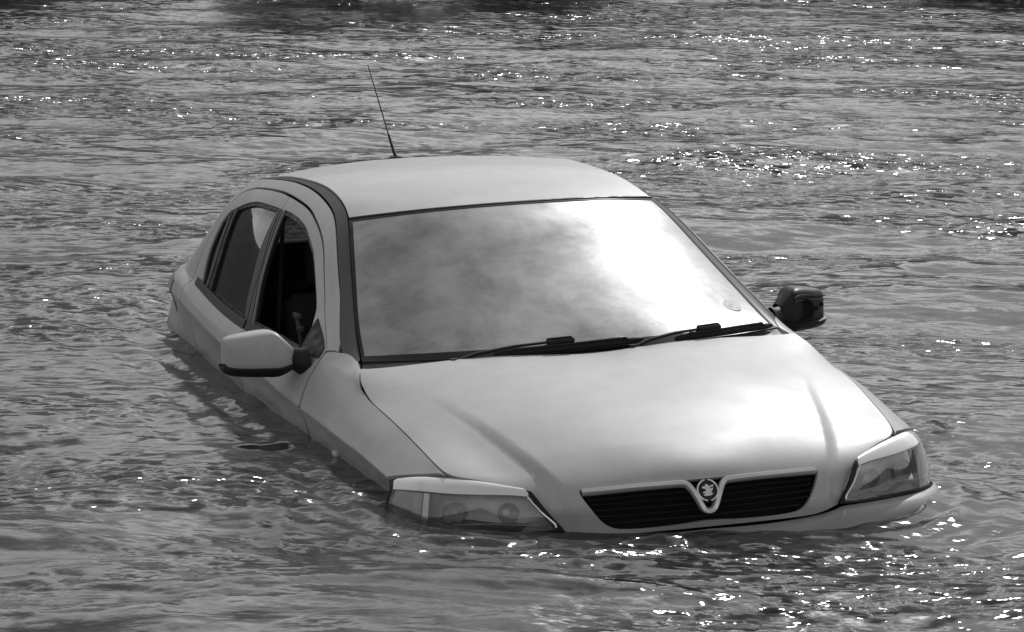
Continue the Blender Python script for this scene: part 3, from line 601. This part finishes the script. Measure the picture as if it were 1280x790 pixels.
for s in sides:
    tag_ = {}
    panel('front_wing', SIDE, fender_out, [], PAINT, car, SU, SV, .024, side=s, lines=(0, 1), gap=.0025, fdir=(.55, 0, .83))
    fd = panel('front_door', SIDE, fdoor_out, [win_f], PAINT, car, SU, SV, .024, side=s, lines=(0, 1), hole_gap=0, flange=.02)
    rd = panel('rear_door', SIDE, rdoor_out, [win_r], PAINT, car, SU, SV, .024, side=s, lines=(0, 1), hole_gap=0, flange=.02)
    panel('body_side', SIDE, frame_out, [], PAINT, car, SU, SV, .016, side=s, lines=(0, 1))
    panel('roof_gutter_trim', SIDE, strip_poly, [], STRIP, car, SU, .40, .015, side=s, gap=.0015, flange=.006, lift=-.003)
    # window seals and panes
    for wn_, par in ((win_f, fd), (win_r, rd)):
        inner = inset_w(wn_, .013)
        panel('window_seal', SIDE, wn_, [inner], RUBBER, par, SU, .45, .02, side=s, gap=.0, hole_gap=0, flange=.012, lift=-.005)
    panel('window_glass', SIDE, inset_w(win_r, .010), [], SIDEGL, rd, SU, .45, .035, side=s, gap=0, flange=0, lift=-.011)
    if s > 0: panel('window_glass', SIDE, inset_w(win_f, .010), [], SIDEGL, fd, SU, .45, .035, side=s, gap=0, flange=0, lift=-.011)
    # wound-down front window: only the top edge of the pane shows above the door
    # dark pillar trim between the windows
    panel('pillar_trim', SIDE, [(2.19,-.035),(2.212,-.0984),(2.305,-.3133),(2.369,-.5325),(2.43,-.785),(2.451,-.785),(2.41,-.62),(2.345,-.42),(2.293,-.22),(2.238,-.04)], [], STRIP, fd, SU, .45, .02, side=s, gap=.001, flange=.004, lift=.003)
    panel('pillar_trim', SIDE, [(2.272,-.045),(2.331,-.128),(2.392,-.307),(2.453,-.507),(2.480,-.79),(2.460,-.79),(2.421,-.62),(2.356,-.42),(2.307,-.22),(2.251,-.045)], [], STRIP, rd, SU, .45, .02, side=s, gap=.001, flange=.004, lift=.003)
    # division bar of the rear door window
    panel('window_divider', SIDE, [(2.975,-.695),(2.9706,-.6284),(2.8926,-.2547),(2.865,-.045),(2.825,-.045),(2.866,-.267),(2.935,-.60),(2.945,-.71)], [], RUBBER, rd, SU, .45, .02, side=s, gap=.0, flange=.008, lift=-.002)
    panel('window_divider', SIDE, [(2.985,-.66),(2.90,-.2547),(2.872,-.06),(2.895,-.05),(2.925,-.2547),(2.998,-.62)], [], STRIP, rd, SU, .45, .02, side=s, gap=.0, flange=.004, lift=.001)
    # belt weatherstrip
    for a0, a1, par in ((1.56, 2.235, fd), (2.255, 3.0, rd)):
        A = np.linspace(a0, a1, 40); e0 = SIDE(A, np.full(40, -.035)); e1 = SIDE(A, np.full(40, .02)); e2 = SIDE(A, np.full(40, .09))
        m = MB(); m.grid(np.stack([e0+[-.006, 0, .006], e0+[.002, 0, .012], e1+[.004, 0, .004], e1+[.004, 0, -.004], e1+[-.002, 0, -.008]], 1)*[s, 1, 1], close_v=True, flip=s < 0); m.build('belt_strip', STRIP, par)
    # handle
    for a0, par in ((2.02, fd), (2.80, rd)):
        A = np.linspace(a0, a0+.17, 14); c = SIDE(A, np.full(14, 1.28)); q = np.sin(np.linspace(0, math.pi, 14))**.35
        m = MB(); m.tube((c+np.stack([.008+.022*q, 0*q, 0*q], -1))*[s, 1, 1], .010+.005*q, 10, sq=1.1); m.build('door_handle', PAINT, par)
        m = MB(); m.box(((c[7]+[.0, 0, 0]))*[s, 1, 1], (.012, .12, .045), .005); m.build('handle_recess', DARK, par)
    # side repeater on the wing
    c = SIDE(np.array([1.03]), np.array([1.16]))[0]; m = MB(); m.box(c*[s, 1, 1], (.020, .042, .022), .008); m.build('side_repeater', INDIC, car)
    # inner shell (dark) behind the panels
    W_, T_ = np.meshgrid(np.linspace(.48, 3.36, 90), np.linspace(.02, 1.95, 20), indexing='ij'); P = SIDE(W_, T_)*[s, 1, 1]-np.stack([s*(.030+.03*np.clip(1.6-abs(T_-1)*3, 0, 1)), 0*W_, .008+0*W_], -1); m = MB(); m.grid(P, flip=s < 0); m.build('inner_panel', INNER, car)
    W_, T_ = np.meshgrid(np.linspace(1.2, 3.33, 60), np.linspace(-.995, -.84, 6), indexing='ij'); P = SIDE(W_, T_)*[s, 1, 1]-np.array([s*.016, 0, .016]); m = MB(); m.grid(P, flip=s < 0); m.build('inner_panel', INNER, car)
# roof, windscreen, tail
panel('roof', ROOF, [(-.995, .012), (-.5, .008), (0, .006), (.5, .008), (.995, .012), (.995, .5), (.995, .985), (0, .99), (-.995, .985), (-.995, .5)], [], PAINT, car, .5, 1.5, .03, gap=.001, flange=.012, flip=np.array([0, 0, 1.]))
A, Vv = np.meshgrid(np.linspace(-1, 1, 20), np.linspace(0, 1, 20), indexing='ij'); m = MB(); m.grid(ROOF(A, Vv)-[0, 0, .018]); m.build('roof_lining', INNER, car)
ws_out = [(-.998, .115), (-.5, .10), (0, .095), (.5, .10), (.998, .115), (.998, .5), (.996, .985), (.5, .992), (0, .994), (-.5, .992), (-.996, .985), (-.998, .5)]
ws_in = [(-.984, .150), (-.5, .142), (0, .142), (.5, .142), (.984, .150), (.982, .5), (.976, .972), (.5, .980), (0, .982), (-.5, .980), (-.976, .972), (-.982, .5)]
wsc = panel('windscreen', WIND, ws_in, [], WSCREEN, car, .6, .85, .03, gap=-.004, flange=0, flip=np.array([0, -.5, .8]), lift=-.0015)
panel('windscreen_seal', WIND, ws_out, [ws_in], FRIT, wsc, .6, .85, .02, gap=0, hole_gap=0, flange=.008, flip=np.array([0, -.5, .8]))
A = np.linspace(-.99, .99, 80); m = MB(); m.tube(.5*(WIND(A, np.full(80, .998))+ROOF(A, np.full(80, .003)))-[0, -.002, .004], .0075, 8); m.build('screen_header_seal', RUBBER, car)
# tax disc holder low on the left of the glass
q = WIND(np.array([.865]), np.array([.265]))[0]; qn = np.array([.18, -.47, .86]); qn /= np.linalg.norm(qn); qx = np.cross([0, 0, 1.], qn); qx /= np.linalg.norm(qx); qy = np.cross(qn, qx)
PAPER = mat('pale_paper', .75, .6); noise_rough(PAPER, 60, .60, .9, 3, 'Base Color')
m = MB(); m.grid(np.array([[q+qn*.0012-(qx*math.cos(t)+qy*math.sin(t))*r_ for t in np.linspace(0, 2*math.pi, 28, endpoint=False)] for r_ in (.001, .018, .030)]), close_v=True); m.build('tax_disc', PAPER, wsc)
# scuttle panel between bonnet and glass
A = np.linspace(-.995, .995, 60); wa = WIND(A, np.full(60, .13)); ho = HOOD(np.clip(A*.93, -1, 1), np.full(60, 10.7)); m = MB()
m.grid(np.stack([ho-[0, 0, .030], ho*.6+wa*.4-[0, 0, .028], wa-[0, .004, .004], wa+[0, .02, -.01]], 1)); m.build('scuttle_panel', DARK, car)
# tailgate
tg = MB(); W_, T_ = np.meshgrid(np.linspace(3.375, 3.7, 30), np.linspace(0, 1.95, 26), indexing='ij'); P = SIDE(W_, T_); full_ = np.concatenate([P, (P*[-1, 1, 1])[::-1][1:]]); tailgate = None
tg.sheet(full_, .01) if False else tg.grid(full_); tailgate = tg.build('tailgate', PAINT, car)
W_, T_ = np.meshgrid(np.linspace(3.335, 3.7, 30), np.linspace(-.97, -.0, 14), indexing='ij'); P = SIDE(W_, T_); full_ = np.concatenate([P, (P*[-1, 1, 1])[::-1][1:]]); m = MB(); m.grid(full_[:, 2:-1]-[0, .004, 0]); m.build('rear_window', SIDEGL, tailgate)
m = MB(); m.grid(full_[:, :3]); m.grid(full_[:, -3:]+[0, .002, 0]); m.build('window_surround', PAINT, tailgate)
for s in sides: panel('tail_light', SIDE, [(3.16, 1.0), (3.18, .62), (3.25, .45), (3.36, .45), (3.365, 1.0), (3.36, 1.5), (3.22, 1.5), (3.17, 1.3)], [], LAMP, car, 1., .30, .015, side=s, gap=0, flange=.006, lift=.004)
# bumpers
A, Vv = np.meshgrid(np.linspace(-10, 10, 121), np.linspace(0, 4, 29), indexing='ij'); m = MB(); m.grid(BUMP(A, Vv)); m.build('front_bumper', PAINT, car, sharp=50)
A2, V2_ = np.meshgrid(np.linspace(-9.9, 9.9, 121), np.linspace(0, 1, 3), indexing='ij'); t_ = BUMP(np.linspace(-10, 10, 121), np.zeros(121)); nrm = np.gradient(t_, axis=0); nx_ = np.stack([-nrm[:, 1], nrm[:, 0], 0*nrm[:, 0]], 1); nx_ /= np.linalg.norm(nx_, axis=1, keepdims=True)
m = MB(); m.grid(np.stack([t_, t_+nx_*.012-[0, 0, .003], t_+nx_*.07-[0, 0, .012], t_+nx_*.08-[0, 0, .08]], 1)); m.build('bumper_return', INNER, car)
# slip in rear bumper below the tail
m = MB(); W_, T_ = np.meshgrid(np.linspace(2.96, 3.7, 40), np.linspace(.95, 1.95, 28), indexing='ij'); P = SIDE(W_, T_)
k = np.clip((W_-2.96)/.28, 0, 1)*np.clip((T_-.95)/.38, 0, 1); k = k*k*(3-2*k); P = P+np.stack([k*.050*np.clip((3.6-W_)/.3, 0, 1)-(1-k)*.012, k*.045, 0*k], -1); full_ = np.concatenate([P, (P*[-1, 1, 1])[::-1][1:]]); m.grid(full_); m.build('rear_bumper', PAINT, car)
# ------------------------------------------------------------------ headlights
for s in sides:
    h = bpy.data.objects.new('headlight', None); col.objects.link(h); h.parent = car
    inn = invert(LENS, (0, 7), (0, 3), [(.425,.070,.606),(.456,.098,.65),(.486,.128,.688)])
    # inner edge from bottom to top, then along the top
    outl = [(inn[0][0]-.02, 2.93), (inn[0][0]+.02, 2.75), (inn[1][0], 1.85), (inn[2][0]-.05, .80), (inn[2][0]+.15, .15), (3.2, .10), (4, .09), (5, .09), (6, .09), (6.7, .10), (6.95, .4), (6.97, 1), (6.97, 2), (6.9, 2.93), (6, 2.94), (5, 2.94), (4, 2.94), (3, 2.94), (2, 2.94)]
    band = .075
    top = [p for p in outl]
    face = [outl[0], outl[1], outl[2], (inn[2][0]-.02, 1.0), (3.0, 1.0), (4, 1.0), (5, 1.0), (6, 1.0), (6.96, 1.0), (6.97, 2), (6.9, 2.93), (6, 2.94), (5, 2.94), (4, 2.94), (3, 2.94), (2, 2.94)]
    brow = [(inn[2][0]-.02, 1.0), (inn[2][0]-.06, .80), (inn[2][0]+.12, .32), (3.2, .24), (4, .20), (5, .19), (6, .20), (6.7, .24), (6.93, .5), (6.96, 1.0), (6, 1.0), (5, 1.0), (4, 1.0), (3.0, 1.0)]
    fl = np.array([.3, -1, .35])
    panel('lens', LENS, face, [], LENSGL, h, .075, .055, .012, side=s, gap=.0, flange=.0, flip=fl)
    panel('lens_top_glare', LENS, brow, [], NUM, h, .075, .055, .010, side=s, gap=.0, flange=.006, flip=fl)
    # bright bead along the inner edge and the lower edge of the lens
    cc = np.array([(inn[0][0]+.02, 2.80), (inn[0][0]+.05, 2.6), (inn[1][0]+.03, 1.85), (inn[2][0], 1.05)]); P = LENS(cc[:, 0], cc[:, 1]); P = resample(P, .01, False); m = MB(); m.tube(P*[s, 1, 1], .0032, 8); m.build('lens_edge', REFL, h)
    # reflector box behind the glass
    C_, V_ = np.meshgrid(np.linspace(0, 1, 40), np.linspace(.95, 2.97, 14), indexing='ij'); c0_ = np.interp(V_, [.95, 2.97], [2.62, 1.52]); C_ = c0_+(6.95-c0_)*C_; P = LENS(C_, V_); dn = np.array([-.25, 1, 0])/1.03
    depth = .055+.025*np.sin(C_*1.2); P = P+dn*depth[..., None]*np.clip(np.minimum((V_-.95)/.35, (2.97-V_)/.35), 0.05, 1)[..., None]**.6
    m = MB(); m.grid(P*[s, 1, 1], flip=s < 0); m.build('reflector', HOUSING, h)
    for c0, rad, dp in ((3.15, .030, .030), (4.75, .032, .030)):       # main and dipped bowls
        cpt = LENS(np.array([c0]), np.array([2.0]))[0]+dn*.012; ax = np.array([0, 1, 0]); m = MB(); rings = []
        for k_ in range(9):
            f_ = k_/8; rr = rad*math.sqrt(1-f_*.93); rings.append([cpt+ax*(dp*f_)+np.array([rr*math.cos(t), .25*rr*math.cos(t), rr*.95*math.sin(t)]) for t in np.linspace(0, 2*math.pi, 28, endpoint=False)])
        m.grid(np.array(rings)*[s, 1, 1], close_v=True); m.build('reflector_bowl', BOWL, h)
        m = MB(); m.tube(np.array([cpt+ax*.040, cpt+ax*.030])*[s, 1, 1], [.006, .004], 10); m.build('bulb', BOWL, h)
    # indicator section at the outer corner, divided by a pale rib
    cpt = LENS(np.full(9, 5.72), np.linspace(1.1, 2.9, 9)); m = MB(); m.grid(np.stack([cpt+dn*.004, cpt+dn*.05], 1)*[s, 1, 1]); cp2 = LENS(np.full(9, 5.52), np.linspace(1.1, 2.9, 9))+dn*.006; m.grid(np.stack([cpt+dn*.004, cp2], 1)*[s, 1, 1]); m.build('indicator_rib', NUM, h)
    C_, V_ = np.meshgrid(np.linspace(5.75, 6.9, 12), np.linspace(1.15, 2.85, 10), indexing='ij'); P = LENS(C_, V_)+dn*.014; m = MB(); m.grid(P*[s, 1, 1]); m.build('indicator', HOUSING, h)
    # rubber seal filling the joint between lamp, bonnet, wing and bumper
    hole = [(inn[0][0]-.02, 2.93), (inn[1][0]-.02, 1.85), (inn[2][0]-.05, .82), (inn[2][0]+.12, .34), (3.2, .26), (4, .22), (5, .21), (6, .22), (6.7, .26), (6.92, .52), (6.95, 1.0), (6.96, 2), (6.88, 2.91), (6, 2.92), (5, 2.92), (4, 2.92), (3, 2.92), (2, 2.92)]
    outer = [(inn[0][0]-.30, 3.06), (inn[1][0]-.22, 1.85), (inn[2][0]-.26, .78), (inn[2][0]-.06, .06), (3.2, -.08), (4, -.12), (5, -.14), (6, -.14), (6.8, -.10), (7.1, .4), (7.12, 1.0), (7.12, 2), (7.06, 3.1), (6, 3.1), (5, 3.1), (4, 3.1), (3, 3.08), (2, 3.07)]
    panel('lamp_seal', LENS, outer, [hole], RUBBER, h, .075, .055, .010, side=s, gap=0, hole_gap=0, flange=.006, flip=fl, lift=-.0025)
    cc = np.linspace(2.0, 6.7, 40); P = LENS(cc, np.interp(cc, [2, 4, 6.7], [2.62, 2.50, 2.55]))+dn*.003; m = MB(); m.tube(P*[s, 1, 1], .0026, 6); m.build('lens_rib', REFL, h)
    C_, V_ = np.meshgrid(np.linspace(1.6, 6.9, 30), np.linspace(.25, 3.1, 12), indexing='ij'); P = LENS(C_, V_)+dn*.095; m = MB(); m.grid(P*[s, 1, 1], flip=s < 0); m.build('lamp_back', INNER, h)
# ------------------------------------------------------------------ wipers
def wind_pt(a, v, off=0.):
    a = np.atleast_1d(np.asarray(a, float)); v = np.atleast_1d(np.asarray(v, float))+0*a; e = 1e-3; P = WIND(a, v); n = np.cross(WIND(a+e, v)-WIND(a-e, v), WIND(a, v+e)-WIND(a, v-e)); n /= np.linalg.norm(n, axis=-1, keepdims=True); n *= np.sign(n[:, 2:3]); return P+n*off
def wiper(pa, pb, conn, pivot, name='wiper'):
    w = bpy.data.objects.new(name, None); col.objects.link(w); w.parent = car
    a = np.linspace(pa[0], pb[0], 30); v = np.linspace(pa[1], pb[1], 30)
    P = wind_pt(a, v, .010); m = MB(); m.tube(P, np.interp(np.linspace(0, 1, 30), [0, .05, .95, 1], [.003, .0055, .0055, .003]), 8, sq=1.7); m.build('blade', RUBBER, w)
    P = wind_pt(a[3:-3], v[3:-3], .024); P[0] = wind_pt(a[3], v[3], .014)[0]; P[-1] = wind_pt(a[-4], v[-4], .014)[0]; m = MB(); m.tube(P, .0052, 8); m.build('blade_bracket', BLACK, w)
    c = wind_pt(conn[0], conn[1], .028)[0]; d = P[len(P)//2+2]-P[len(P)//2-2]; d /= np.linalg.norm(d); u = np.array([0, -.5, .86]); y = np.cross(u, d)
    m = MB(); m.box(c, (.088, .024, .021), .008, np.stack([d, y, u], 1)); m.build('blade_joint', BLACK, w)
    pv = np.array(pivot); q1 = c+d*.0; mid = (pv*.45+c*.55)+[0, 0, .012]
    m = MB(); m.tube(np.array([pv, pv*.8+c*.2+[0, 0, .012], mid, c]), [.011, .010, .008, .007], 8, sq=.6); m.build('wiper_arm', BLACK, w)
    m = MB(); m.tube(np.array([pv-[0, 0, .02], pv+[0, 0, .012]]), [.015, .012], 14); m.build('spindle', DARK, w)
    return w
wiper((-.44, .098), (.27, .118), (-.13, .122), tuple(wind_pt(-.62, .078, .004)[0]))
wiper((.42, .104), (.965, .116), (.60, .120), tuple(wind_pt(.20, .085, .004)[0]))
# ------------------------------------------------------------------ door mirrors
def mirror_shell(s, bare):
    w = bpy.data.objects.new('door_mirror', None); col.objects.link(w); w.parent = car
    # sections from the outer end to the foot: centre (x,y,z), half depth, half height
    sec = [(.994,1.592,.953,.022,.034),(.990,1.588,.955,.040,.047),(.972,1.575,.957,.058,.055),(.935,1.555,.960,.070,.060),(.895,1.535,.963,.074,.064),(.862,1.515,.964,.072,.065),(.843,1.50,.961,.064,.058),(.822,1.49,.955,.054,.042),(.806,1.485,.950,.044,.030)]
    def ring(c, k=1., n=32, lo=0, hi=2*math.pi):
        out = []
        for t in np.linspace(lo, hi, n):
            ct, st = math.cos(t), math.sin(t); ex = .5
            out.append([c[0], c[1]-c[3]*k*abs(ct)**ex*np.sign(ct), c[2]+c[4]*k*abs(st)**ex*np.sign(st)])
        return out
    scn = spline(np.arange(len(sec)), sec); S_ = scn(np.linspace(0, len(sec)-1, 34))
    m = MB(); P = np.array([ring(c, 1., 33)[:-1] for c in S_]); 
    shade = BLACK if bare else PAINT
    m.grid(P*[s, 1, 1], close_v=True, flip=s < 0); n0 = 32
    m.F.append(tuple(range(n0)) if s > 0 else tuple(range(n0))[::-1])
    b = m.build('mirror_housing', shade, w, sharp=50)
    # black lower rim, wrapping under the painted cap
    lo = np.array([ring(c, 1.03, 14, math.pi*1.22, math.pi*2-.45) for c in S_]); m = MB(); m.sheet(lo*[s, 1, 1], .010*s); m.build('mirror_underside', BLACK, w)
    # glass on the rear face
    gl = np.array([[ (c[0], c[1]+c[3]*1.005, c[2]+c[4]*f) for f in np.linspace(-.8, .8, 8)] for c in S_[4:27]]); m = MB(); m.grid(gl*[s, 1, 1]); m.build('mirror_glass', CHROME, w)
    # foot on the door corner
    m = MB(); foot = [((.835,1.49,.957),.030,.026),((.812,1.475,.944),.038,.033),((.785,1.455,.932),.047,.042),((.765,1.44,.930),.052,.048)]
    P = np.array([[(c[0], c[1]-a*math.cos(t), c[2]+b_*math.sin(t)) for t in np.linspace(0, 2*math.pi, 20, endpoint=False)] for c, a, b_ in foot]); m.grid(P*[s, 1, 1], close_v=True, flip=s < 0); m.build('mirror_foot', BLACK, w)
    if bare:
        w.location = (-.012, 0, .006); w['label'] = 'bare black door mirror housing with its painted cap missing'; bb = bare_mirror(s, S_, w, b)
    # sail panel filling the corner of the window
    panel('mirror_sail', SIDE, [(1.372,-.02),(1.375,-.25),(1.41,-.36),(1.47,-.43),(1.545,-.475),(1.553,-.27),(1.556,-.02)], [], BLACK, w, SU, .45, .015, side=s, gap=0, flange=.006, lift=.004)
    return w
def bare_mirror(s, S_, w, b):
    # recessed frame, ribs and screw bosses left where the cap came off (front face, towards the bonnet)
    m = MB(); P = []
    for c in S_[5:25]:
        P.append([(c[0], c[1]-c[3]*1.01, c[2]+c[4]*f) for f in (.62, .70)])
    m.sheet(np.array(P)*[s, 1, 1], .006*s)
    P = [[(c[0], c[1]-c[3]*1.02, c[2]+c[4]*f) for f in (.40, .46)] for c in S_[8:25]]; m.sheet(np.array(P)*[s, 1, 1], .006*s); m.build('cap_rail', STRIP, w)
    m = MB()
    for ix, f in ((9, .15), (12, -.05)):
        c = S_[ix]; p = np.array([c[0]*s, c[1]-c[3]*1.0, c[2]+c[4]*f]); m.tube(np.array([p, p-[0, .008, 0]]), [.007, .006], 10)
    m.build('screw_boss', INNER, w)
    c = S_[18]; p = np.array([c[0]*s, c[1]-c[3]*.99, c[2]-.004]); m = MB()
    m.grid(np.array([[p+np.array([r_*math.cos(t), -(.010 if r_ > .03 else .002), r_*1.05*math.sin(t)]) for t in np.linspace(0, 2*math.pi, 26, endpoint=False)] for r_ in (.001, .024, .031, .036)]), close_v=True); m.build('motor_recess', INNER, w)
mirror_shell(-1, False); mirror_shell(1, True)
# ------------------------------------------------------------------ aerial
ae = bpy.data.objects.new('roof_aerial', None); col.objects.link(ae); ae.parent = car; b0 = np.array([0.02, 3.17, 1.397])
m = MB(); m.box(b0+[0, 0, .0], (.034, .07, .022), .010); m.build('aerial_base', RUBBER, ae)
tip = np.array([.0, 3.42, 1.722]); m = MB(); m.tube(np.array([b0+[0, 0, .008], b0*.93+tip*.07, b0*.75+tip*.25, b0*.74+tip*.26, tip]), [.0065, .0055, .005, .0030, .0018], 8); m.build('aerial_rod', RUBBER, ae)
# ------------------------------------------------------------------ interior
def seat(x, y, z0=.40):
    w = bpy.data.objects.new('front_seat', None); col.objects.link(w); w.parent = car
    rx = lambda a: np.array([[1, 0, 0], [0, math.cos(a), -math.sin(a)], [0, math.sin(a), math.cos(a)]])
    MB().box((x, y-.1, z0), (.50, .54, .16), .06).build('cushion', SEAT, w); MB().box((x, y+.25, z0+.33), (.48, .15, .62), .06, rx(-.33)).build('backrest', SEAT, w); MB().box((x, y+.40, z0+.72), (.27, .10, .18), .045, rx(-.2)).build('headrest', SEAT, w)
    for d in (-.06, .06): m = MB(); m.tube(np.array([(x+d, y+.37, z0+.55), (x+d, y+.39, z0+.68)]), .007, 8); m.build('headrest_post', CHROME, w)
seat(-.36, 2.10); seat(.36, 2.10)
w = bpy.data.objects.new('rear_seat', None); col.objects.link(w); w.parent = car; MB().box((0, 2.85, .42), (1.25, .5, .16), .06).build('cushion', SEAT, w); MB().box((0, 3.15, .72), (1.25, .16, .55), .06).build('backrest', SEAT, w)
for x in (-.38, .38): MB().box((x, 3.22, 1.06), (.26, .09, .15), .04).build('headrest', SEAT, w)
m = MB(); m.box((0, 1.42, .83), (1.36, .42, .20), .06); m.box((-.36, 1.58, .93), (.36, .16, .08), .04); m.build('dashboard', DARK, car)
sw = bpy.data.objects.new('steering_wheel', None); col.objects.link(sw); sw.parent = car; c0 = np.array([-.40, 1.80, .93]); e1 = np.array([1., 0, 0]); e2 = np.array([0, .42, .90])
m = MB(); m.tube(np.array([c0+.185*(math.cos(t)*e1+math.sin(t)*e2) for t in np.linspace(0, 2*math.pi, 41)]), .014, 10, False); m.build('wheel_rim', STRIP, sw); m = MB(); m.box(c0, (.15, .05, .12), .02); m.tube(np.array([c0-e1*.18, c0, c0+e1*.18]), .012, 8); m.tube(np.array([c0, c0-e2*.18]), .014, 8); m.tube(np.array([c0, c0+[0, -.3, -.1]]), .03, 10); m.build('wheel_hub', DARK, sw)
# interior mirror on the screen and the far seat belt
m = MB(); m.box((0, 1.78, 1.27), (.22, .03, .06), .014); m.tube(np.array([(0, 1.78, 1.28), (0, 1.74, 1.34)]), .007, 8); m.build('interior_mirror', BLACK, car)
for s in sides:
    m = MB(); P = np.array([(s*.56, 2.52, 1.26), (s*.60, 2.42, 1.10), (s*.64, 2.33, .93), (s*.66, 2.25, .72)]); m.grid(np.stack([P-[0, .028, 0], P+[0, .028, 0]], 1)); m.build('seat_belt', SEATL, car)
    q = np.array([s*.63, 2.09, .995]); m = MB(); m.box(q, (.02, .075, .022), .008); m.box(q+[0, -.03, -.040], (.018, .06, .026), .008); m.tube(np.array([q, q+[0, -.03, -.06], q+[s*.01, -.07, -.15], q+[s*.015, -.09, -.26]]), [.010, .009, .009, .009], 8); m.build('belt_tongue', SEATL, car)
m = MB(); m.box((0, 2.1, .30), (1.5, 3.0, .06), .0); m.build('floor_pan', INNER, car)
m = MB(); m.box((0, 1.02, .62), (1.40, .05, .56), 0); m.build('bulkhead', INNER, car)
# wheels below the surface
for s in sides:
    for y in (.84, 3.42):
        w = bpy.data.objects.new('wheel', None); col.objects.link(w); w.parent = car; c0 = np.array([s*.74, y, .29])
        m = MB(); prof = [(.20, -.085), (.28, -.085), (.305, -.06), (.305, .06), (.28, .085), (.20, .085)]
        m.grid(np.array([[c0+[d, rr*math.cos(t), rr*math.sin(t)] for t in np.linspace(0, 2*math.pi, 36, endpoint=False)] for rr, d in prof]), close_u=True, close_v=True); m.build('tyre', RUBBER, w)
        m = MB(); m.tube(np.array([c0-[.05, 0, 0], c0+[s*.05, 0, 0]]), .2, 28); m.build('rim', CHROME, w)
